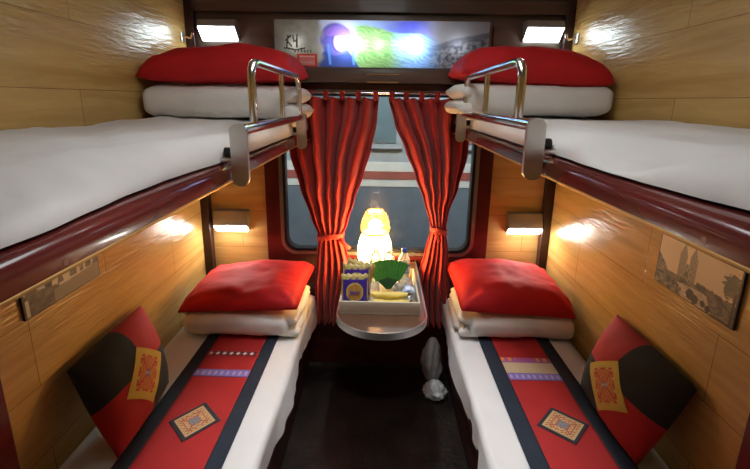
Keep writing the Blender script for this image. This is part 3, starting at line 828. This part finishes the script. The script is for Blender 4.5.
# ------------------------------------------------------------------ reading lamps
def reading_lamp(x0, x1, zt, up, lab, k):
    t = empty('reading_lamp', ((x0+x1)/2, YB-(.0125 if up else .0005), zt)); tag(t, lab, 'lamp', 'reading lamps')
    w = (x1-x0)/2
    if up: P = [(0, 0), (-.056, 0), (-.070, -.036), (-.014, -.096), (0, -.096)]
    else:  P = [(0, 0), (-.034, -.003), (-.062, -.083), (-.028, -.120), (0, -.120)]
    body = [P[0], P[1], P[2], (P[2][0]+.006, P[2][1]-.002), (P[3][0], P[3][1]+.006), P[3], P[4]]
    obj('housing', prism(bmesh.new(), body, 0, -w, w), M['lampgrey'], t, smooth=False)
    a, b = P[2], P[3]; n = Vector((b[1]-a[1], a[0]-b[0])); n.normalize()
    if n.y > 0: n = -n
    q = [(a[0]+n.x*.0, a[1]+n.y*.0), (b[0], b[1]), (b[0]+n.x*.005, b[1]+n.y*.005), (a[0]+n.x*.005, a[1]+n.y*.005)]
    obj('diffuser', prism(bmesh.new(), q, 0, -w+.006, w-.006), M['lampglow_up' if up else 'lampglow_lo'], t, smooth=False)['label'] = 'glowing cool white diffuser'
    return t
M['lampglow_up'] = emis('reading_lamp_glow', (.80, .95, 1.0), 7)
M['lampglow_lo'] = emis('reading_lamp_glow_low', (.96, .98, .90), 24)
reading_lamp(-.945, -.752, 2.008, True, 'lit cool white reading lamp above the left upper bunk', 1)
reading_lamp(.727, .915, 2.022, True, 'lit cool white reading lamp above the right upper bunk', 2)
reading_lamp(-.950, -.755, .990, False, 'lit reading lamp on the back wall above the left lower bunk', 3)
reading_lamp(.735, .925, 1.005, False, 'lit reading lamp on the back wall above the right lower bunk', 4)
# coat hooks in the upper corners
for x, z, s, lab in ((XL+.05, 1.915, 1, 'small steel coat hook beside the left upper reading lamp'), (XR-.05, 1.93, -1, 'small steel coat hook beside the right upper reading lamp')):
    h = empty('coat_hook', (x-s*.05, YB-.09, z)); tag(h, lab, 'hook', 'coat hooks')
    obj('plate', B(*sorted((0, s*.006)), -.018, .018, -.022, .030, bev=.002), M['satin'], h)
    obj('hook_arm', tube(bmesh.new(), round_path([(s*.006, 0, .010), (s*.050, -.01, -.006), (s*.062, -.012, .022)], .012, 5), .0055, 10), M['chrome'], h)

# ceiling light (out of frame, the room's main lamp)
cl = empty('ceiling_light', (0, .95, ZC)); tag(cl, 'flush rectangular ceiling light over the aisle', 'lamp')
obj('frame', B(-.20, .20, -.42, .42, -.035, -.0005, bev=.01), M['satin'], cl)
obj('diffuser', B(-.175, .175, -.395, .395, -.042, -.0355, bev=.002), emis('ceiling_glow', (.93, .97, 1.0), 2.7), cl)

# added unseen downlights either side of it, brightening the lower mattresses
for y, lab in ((.30, 'added unseen downlight nearer the door end'), (1.62, 'added unseen downlight nearer the window')):
    dl = empty('added_downlight', (0, y, ZC)); tag(dl, lab, 'lamp', 'added downlights')
    obj('trim_ring', lathe(bmesh.new(), [(.034, -.001), (.050, -.001), (.050, -.007), (.036, -.010), (.034, -.001)], 28), M['satin'], dl)
    obj('lens', lathe(bmesh.new(), [(.0005, -.002), (.033, -.002), (.033, -.004), (.0005, -.004)], 28), emis('added_downlight_glow', (.95, .97, 1.0), 8), dl)
    L = light('added_spot', 'SPOT', (0, y, ZC-.012), 27, (.93, .96, 1.0), .035, rot=(math.radians(14 if y < 1 else -12), 0, 0))
    L.data.spot_size = math.radians(54); L.data.spot_blend = .55

# ------------------------------------------------------------------ table
ZTB = .70
tb = empty('folding_table', (.018, YB, 0)); tag(tb, 'narrow brown wall table with rounded metal-edged front below the window', 'table')
def outline(w, yf, re, n=26):
    pts = [(-w, -.015), (-w, yf+re)]
    for k in range(1, n): 
        a = PI + PI*k/n; pts.append((w*math.cos(a), yf+re+re*math.sin(a)))
    pts += [(w, yf+re), (w, -.015)]; return pts
top = prism(bmesh.new(), outline(.193, -.785, .155)[::-1], 2, ZTB-.024, ZTB-.0005); obj('table_top', top, M['tabletop'], tb)
O1, O2 = outline(.201, -.793, .163), outline(.1935, -.7855, .1555)
bm = bmesh.new(); V = [[bm.verts.new((p[0], p[1], z)) for p in O] for O in (O1, O2) for z in (ZTB-.030, ZTB+.001)]
for i in range(len(O1)-1):
    for a, b in ((0, 1), (1, 3), (3, 2), (2, 0)):
        bm.faces.new((V[a][i], V[a][i+1], V[b][i+1], V[b][i]))
obj('metal_edge', bm, M['alu'], tb)['label'] = 'aluminium edge band'
obj('support_arm', tube(bmesh.new(), [(0, -.70, ZTB-.040), (0, -.05, .30)], .012), M['satin'], tb)
obj('arm_socket', B(-.03, .03, -.75, -.64, ZTB-.048, ZTB-.025, bev=.004), M['satin'], tb)
obj('wall_plate', B(-.05, .05, -.045, -.0135, .22, .40, bev=.004), M['satin'], tb)

# tray
tc_ = (.008, 1.79)
ty = empty('wooden_tray', (tc_[0], tc_[1], ZTB+.0015)); tag(ty, 'cream box tray on the table holding snacks and water bottles', 'tray')
w, d, hh, th = .177, .185, .060, .008
obj('tray_base', B(-w, w, -d, d, 0, .008), M['tray'], ty, smooth=False)
for a in ((-w, w, -d, -d+th), (-w, w, d-th, d), (-w, -w+th, -d+th, d-th), (w-th, w, -d+th, d-th)):
    obj('tray_side', B(*a, .0085, hh, bev=.0015), M['tray'], ty)
ZI = ZTB+.0015+.009

# bottles
def label_tex(u, v):
    return (.15, .40, .80) if (v < .15 or v > .85 or math.sin(u*40) > .7) else (.82, .88, .92)
def bottle():
    t = empty('water_bottle', (0, 0, 0))
    prof = [(.001, 0), (.024, 0), (.029, .004), (.030, .03), (.028, .05), (.030, .07), (.030, .125), (.028, .142), (.018, .162), (.0125, .170), (.0125, .180)]
    obj('bottle_body', lathe(bmesh.new(), prof, 26), M['pet'], t)
    obj('water', lathe(bmesh.new(), [(.001, .003), (.0275, .004), (.0285, .03), (.0266, .05), (.0285, .07), (.0285, .118), (.001, .119)], 22), M['water'], t)
    me = grid(lambda u, v: (.0307*math.cos(2*PI*u), .0307*math.sin(2*PI*u), .075+.042*v), 40, 8); paint(me, label_tex, 40, 8)
    link('paper_label', me, M['col_print'], t)['label'] = 'blue and white wrap label'
    obj('cap', lathe(bmesh.new(), [(.0135, .176), (.0145, .178), (.0145, .194), (.012, .197), (.0005, .197)], 22), M['bluecap'], t)
    return t
M['water'] = glassmat('water', (.80, .90, .96), .02, .05, 1.33)
def copy_tree(o, parent=None):
    c = o.copy(); COL.objects.link(c); c.parent = parent
    for ch in list(o.children): copy_tree(ch, c)
    return c
b0 = bottle()
spots = [((-.015, 1.905), 'left one of three upright water bottles in the tray, in front of the glowing lamp', 'clearcap'),
         ((.052, 1.90), 'middle upright water bottle in the tray behind the green fan', 'clearcap'),
         ((.128, 1.885), 'blue-capped water bottle standing at the right rear of the tray', 'bluecap')]
bts = [b0] + [copy_tree(b0) for _ in range(3)]
for bt, ((x, y), lab, cap) in zip(bts, spots):
    bt.location = (x, y, ZI); tag(bt, lab, 'bottle', 'water bottles in the tray')
    for ch in bt.children:
        if ch.name.startswith('cap') and cap != 'bluecap':
            ch.data = ch.data.copy(); ch.data.materials[0] = M[cap]
bts[3].location = (.146, 1.84, ZI+.031+.005); bts[3].rotation_euler = (math.radians(98), 0, math.radians(2)); bts[3].location = (.140, 1.835, ZI+.040)
tag(bts[3], 'water bottle lying down at the right side of the tray', 'bottle', 'water bottles in the tray')

# snack packs
def snack_cols(kind):
    def f(u, v):
        if v > .89 or v < .04: return (.52, .40, .12) if int(v*90) % 2 else (.36, .27, .08)
        if kind == 2: return lerp((.42, .24, .08), (.55, .36, .10), .5+.5*math.sin(u*9+v*4))
        if v > .83: return (.50, .42, .10) if nz(u*6, v*9) > -.1 else (.20, .10, .30)
        if u < .07 or u > .95: return (.45, .36, .10)
        x, y = (u-.5)/.32, (v-.46)/.28; r = x*x+y*y
        if r < 1:
            if r > .74: return (.62, .50, .10)
            return (.52, .26, .06)
        return (.07, .03, .30)
    return f
def snack(loc, rot, kind, lab, hx=.062, hy=.074):
    n = 40
    def side(sg):
        def f(u, v):
            U, V = 2*u-1, 2*v-1
            h = max(0, (1-abs(U)**3)*(1-abs(V)**4))**.6
            return (hx*U*(1-.04*(1-V*V)), -sg*(.016*h) + .002*nz(U*5, V*5, kind), hy*V + (.003*math.sin(u*30) if abs(V) > .9 else 0))
        me = grid(f, n, n); paint(me, snack_cols(kind), n, n); return me
    a, b = side(1), side(-1)
    bm = bmesh.new(); bm.from_mesh(a); bm.from_mesh(b); bmesh.ops.recalc_face_normals(bm, faces=bm.faces)
    me = bpy.data.meshes.new('snack_packet'); bm.to_mesh(me); bm.free()
    o = link('snack_packet', me, M['col_foil'], loc=loc, rot=rot); tag(o, lab, 'snack packet', 'snack packets in the tray')
    if kind < 2:
        cu = bpy.data.curves.new('txt', 'FONT'); cu.body = 'Jaxo'; cu.size = .026; cu.align_x = 'CENTER'; cu.align_y = 'CENTER'; cu.extrude = .0006; cu.offset = .0006
        to = bpy.data.objects.new('txt', cu); COL.objects.link(to)
        bpy.context.view_layer.update()
        dg = bpy.context.evaluated_depsgraph_get(); tm = bpy.data.meshes.new_from_object(to.evaluated_get(dg)); bpy.data.objects.remove(to)
        l = link('lettering', tm, simple('packet_lettering', (.10, .05, .30), .4), o, loc=(0, -.0185, -.006), rot=(PI/2, 0, 0), smooth=False)
        l['label'] = 'dark purple lettering on the emblem'
    return o
snack((-.105, 1.668, ZI+.074), (math.radians(-14), 0, math.radians(3)), 0, 'purple and yellow snack packet with round emblem, front left of the tray')
snack((-.098, 1.712, ZI+.104), (math.radians(-12), math.radians(-3), math.radians(-4)), 1, 'second purple snack packet tucked right behind the front one')
snack((-.095, 1.775, ZI+.088), (math.radians(-10), math.radians(12), math.radians(-4)), 2, 'brown and gold snack packet at the back of the packets', .068, .080)
for i, (p, q, lab) in enumerate((((-.148, 1.755, ZI+.004), (-.158, 1.790, ZI+.190), 'white stick poking up behind the snack packets, right one'), ((-.160, 1.735, ZI+.004), (-.163, 1.760, ZI+.168), 'white stick poking up behind the snack packets, left one'))):
    tag(obj('paper_stick', tube(bmesh.new(), [p, q], .003, 8), M['stick']), lab, 'stick', 'white sticks in the tray')

# green fan-shaped card leaning on the bottles
fan_c = Vector((.050, 1.80, ZI+.024))
f_ = empty('hand_fan', fan_c); f_.rotation_euler = (math.radians(-16), math.radians(-4), 0); tag(f_, 'dark green fan-shaped card leaning on the water bottles', 'fan')
def fan(u, v):
    a = math.radians(123 - 66*u); r = .100+.090*v
    fold = .0012*(1 if int(u*26) % 2 else -1)
    return (r*math.cos(a)*1.02, fold, r*math.sin(a) - .055)
fm = link('pleated_leaf', grid(fan, 52, 8), M['green'], f_, smooth=False); md = fm.modifiers.new('t', 'SOLIDIFY'); md.thickness = .0012
obj('fan_ribs', prism(bmesh.new(), [(-.050, .036), (-.012, -.006), (.012, -.006), (.050, .036), (0, .050)], 1, -.002, .002), simple('dark_green_ribs', (.015, .07, .02), .5), f_)

def banana(y, z, x0, x1, sag, lab):
    t = empty('banana', ((x0+x1)/2, y, z)); tag(t, lab, 'banana', 'bananas in the tray')
    n = 14; pts, rr = [], []
    for k in range(n+1):
        s_ = k/n; pts.append(((x1-x0)*(s_-.5), sag*math.sin(PI*s_), .010*(2*s_-1)**2)); rr.append(.005+.0135*math.sin(PI*min(max(s_, .03), .97))**.45)
    obj('fruit', tube(bmesh.new(), pts, rr, 10), M['banana'], t)
    obj('stem', tube(bmesh.new(), [pts[-1], (pts[-1][0]+.016, pts[-1][1], pts[-1][2]+.008)], [.005, .0035], 8), M['banana_tip'], t)
banana(1.645, ZI+.024, -.025, .140, -.006, 'yellow banana at the front edge of the tray')
banana(1.688, ZI+.036, -.030, .135, .006, 'yellow banana lying just behind the front one')
def cup(x, y, lab):
    t = empty('clear_cup', (x, y, ZI)); obj('cup_wall', lathe(bmesh.new(), [(.030, 0), (.031, .002), (.024, .066), (.022, .068), (.001, .068)], 26), M['pet'], t)
    obj('cup_rim', lathe(bmesh.new(), [(.030, 0), (.0325, .001), (.0325, .004), (.030, .005)], 26), M['pet'], t)
    tag(t, lab, 'cup', 'upturned clear cups in the tray'); return t
cup(-.020, 1.745, 'upturned clear cup beside the snack packets in the tray'); cup(.100, 1.745, 'upturned clear cup under the right side of the green fan')

# ------------------------------------------------------------------ table lamp (gourd-shaped lantern)
lp = empty('table_lamp', (-.022, 2.06, ZTB+.0015)); tag(lp, 'glowing gourd-shaped cane lantern on the table before the window', 'lamp')
def shade_mat(name, c, s, lo, sc):
    m, nt, b, o = newmat(name); N = nt.nodes; L = nt.links
    tc = N.new('ShaderNodeTexCoord'); w = N.new('ShaderNodeTexWave'); w.wave_type = 'BANDS'; w.bands_direction = 'Z'; w.inputs['Scale'].default_value = sc; w.inputs['Distortion'].default_value = 1.5
    L.new(tc.outputs['Object'], w.inputs[0])
    mr = N.new('ShaderNodeMapRange'); mr.inputs[3].default_value = lo*s; mr.inputs[4].default_value = s; L.new(w.outputs[0], mr.inputs[0])
    b.inputs['Base Color'].default_value = (.6, .35, .1, 1); b.inputs['Emission Color'].default_value = (*c, 1); L.new(mr.outputs[0], b.inputs['Emission Strength'])
    return m
def open_weave(m, k):
    nt = m.node_tree; o = [n for n in nt.nodes if n.type == 'OUTPUT_MATERIAL'][0]; src = o.inputs[0].links[0].from_socket
    tc = nt.nodes.new('ShaderNodeTexCoord'); v = nt.nodes.new('ShaderNodeTexVoronoi'); v.inputs['Scale'].default_value = 70; nt.links.new(tc.outputs['Object'], v.inputs[0])
    r = nt.nodes.new('ShaderNodeMapRange'); r.inputs[1].default_value = .1; r.inputs[2].default_value = .5; r.inputs[3].default_value = k*1.6; r.inputs[4].default_value = k*.3; nt.links.new(v.outputs['Distance'], r.inputs[0])
    t = nt.nodes.new('ShaderNodeBsdfTransparent'); x = nt.nodes.new('ShaderNodeMixShader'); nt.links.new(r.outputs[0], x.inputs[0]); nt.links.new(src, x.inputs[1]); nt.links.new(t.outputs[0], x.inputs[2]); nt.links.new(x.outputs[0], o.inputs[0])
obj('base_ring', lathe(bmesh.new(), [(.001, 0), (.055, 0), (.060, .006), (.055, .014), (.001, .014)], 30), M['cane'], lp)
obj('lower_shade', lathe(bmesh.new(), [(.052, .014), (.070, .035), (.086, .070), (.094, .105), (.092, .145), (.084, .180), (.073, .210), (.066, .228)], 36), shade_mat('glowing_lower_shade', (1.0, .58, .19), 20.0, .75, 40), lp)
up_ = obj('upper_shade', lathe(bmesh.new(), [(.066, .228), (.076, .238), (.077, .262), (.070, .295), (.058, .325), (.046, .345)], 36), shade_mat('glowing_upper_shade', (1.0, .42, .08), .9, .25, 45), lp); open_weave(up_.data.materials[0], .38); up_['label'] = 'narrower amber upper shade'
obj('rim', lathe(bmesh.new(), [(.046, .343), (.049, .346), (.046, .350), (.042, .346), (.046, .343)], 30), M['cane'], up_)
obj('waist_ring', lathe(bmesh.new(), [(.067, .222), (.072, .228), (.067, .234)], 30), M['cane'], lp)
obj('bulb', lathe(bmesh.new(), [(.001, .236), (.030, .240), (.040, .262), (.032, .285), (.012, .300), (.001, .302)], 20), emis('bulb_glow', (1.0, .74, .40), 22), lp)
obj('glowing_top', lathe(bmesh.new(), [(.001, .337), (.041, .337), (.041, .340), (.001, .341)], 26), emis('top_glow', (1.0, .80, .50), 6), lp)

# ------------------------------------------------------------------ plastic bags on the floor
def bag(loc, hx, hy, h, seed, lab):
    def f(u, v):
        a = 2*PI*u; k = (1-abs(2*v-1)**2.2)**.45 if v > .5 else (1-abs(2*v-1)**5)**.5
        taper = 1 if v < .5 else 1-.35*(v-.5)*2
        n = 1+.35*fbm(math.cos(a)*1.8+seed, math.sin(a)*1.8, v*3)
        return (hx*k*taper*n*math.cos(a), hy*k*taper*n*math.sin(a), h*v)
    me = grid(f, 50, 34, True); o = link('plastic_bag', me, M['bag'], loc=loc); tag(o, lab, 'bag', 'plastic bags on the floor')
bag((.322, 2.085, .001), .056, .055, .29, 3, 'tall crumpled whitish plastic bag on the floor beside the right lower bunk')
bag((.328, 1.945, .001), .060, .050, .11, 6, 'small crumpled plastic bag on the floor in front of the tall bag')

# ------------------------------------------------------------------ daylight-less world, unseen light added outside to brighten the carriage
w = bpy.data.worlds.new('world'); S.world = w; w.use_nodes = True
w.node_tree.nodes['Background'].inputs[0].default_value = (.10, .13, .16, 1); w.node_tree.nodes['Background'].inputs[1].default_value = .5
light('added_outside_light', 'AREA', (0, 2.75, 3.2), 85, (.88, .95, 1.0), 4.0, .3, (math.radians(25), 0, 0))

# ------------------------------------------------------------------ camera
cd = bpy.data.cameras.new('camera'); cam = bpy.data.objects.new('camera', cd); COL.objects.link(cam)
cd.sensor_width = 36; cd.lens = 403/750*36; cd.shift_y = (193-234.5)/750; cd.clip_start = .02
p, r, yw = math.radians(13.0), math.radians(.85), math.radians(.7)
fwd = Vector((-math.sin(yw)*math.cos(p), math.cos(yw)*math.cos(p), -math.sin(p))); right = Vector((math.cos(yw), math.sin(yw), 0)); up = right.cross(fwd)
r2 = right*math.cos(r)+up*math.sin(r); u2 = up*math.cos(r)-right*math.sin(r)
mw = Matrix(((r2.x, u2.x, -fwd.x, 0), (r2.y, u2.y, -fwd.y, 0), (r2.z, u2.z, -fwd.z, 1.62), (0, 0, 0, 1)))
cam.matrix_world = mw
S.camera = cam
S.view_settings.view_transform = 'Standard'; S.view_settings.look = 'None'; S.view_settings.gamma = 1; S.view_settings.exposure = 1.3
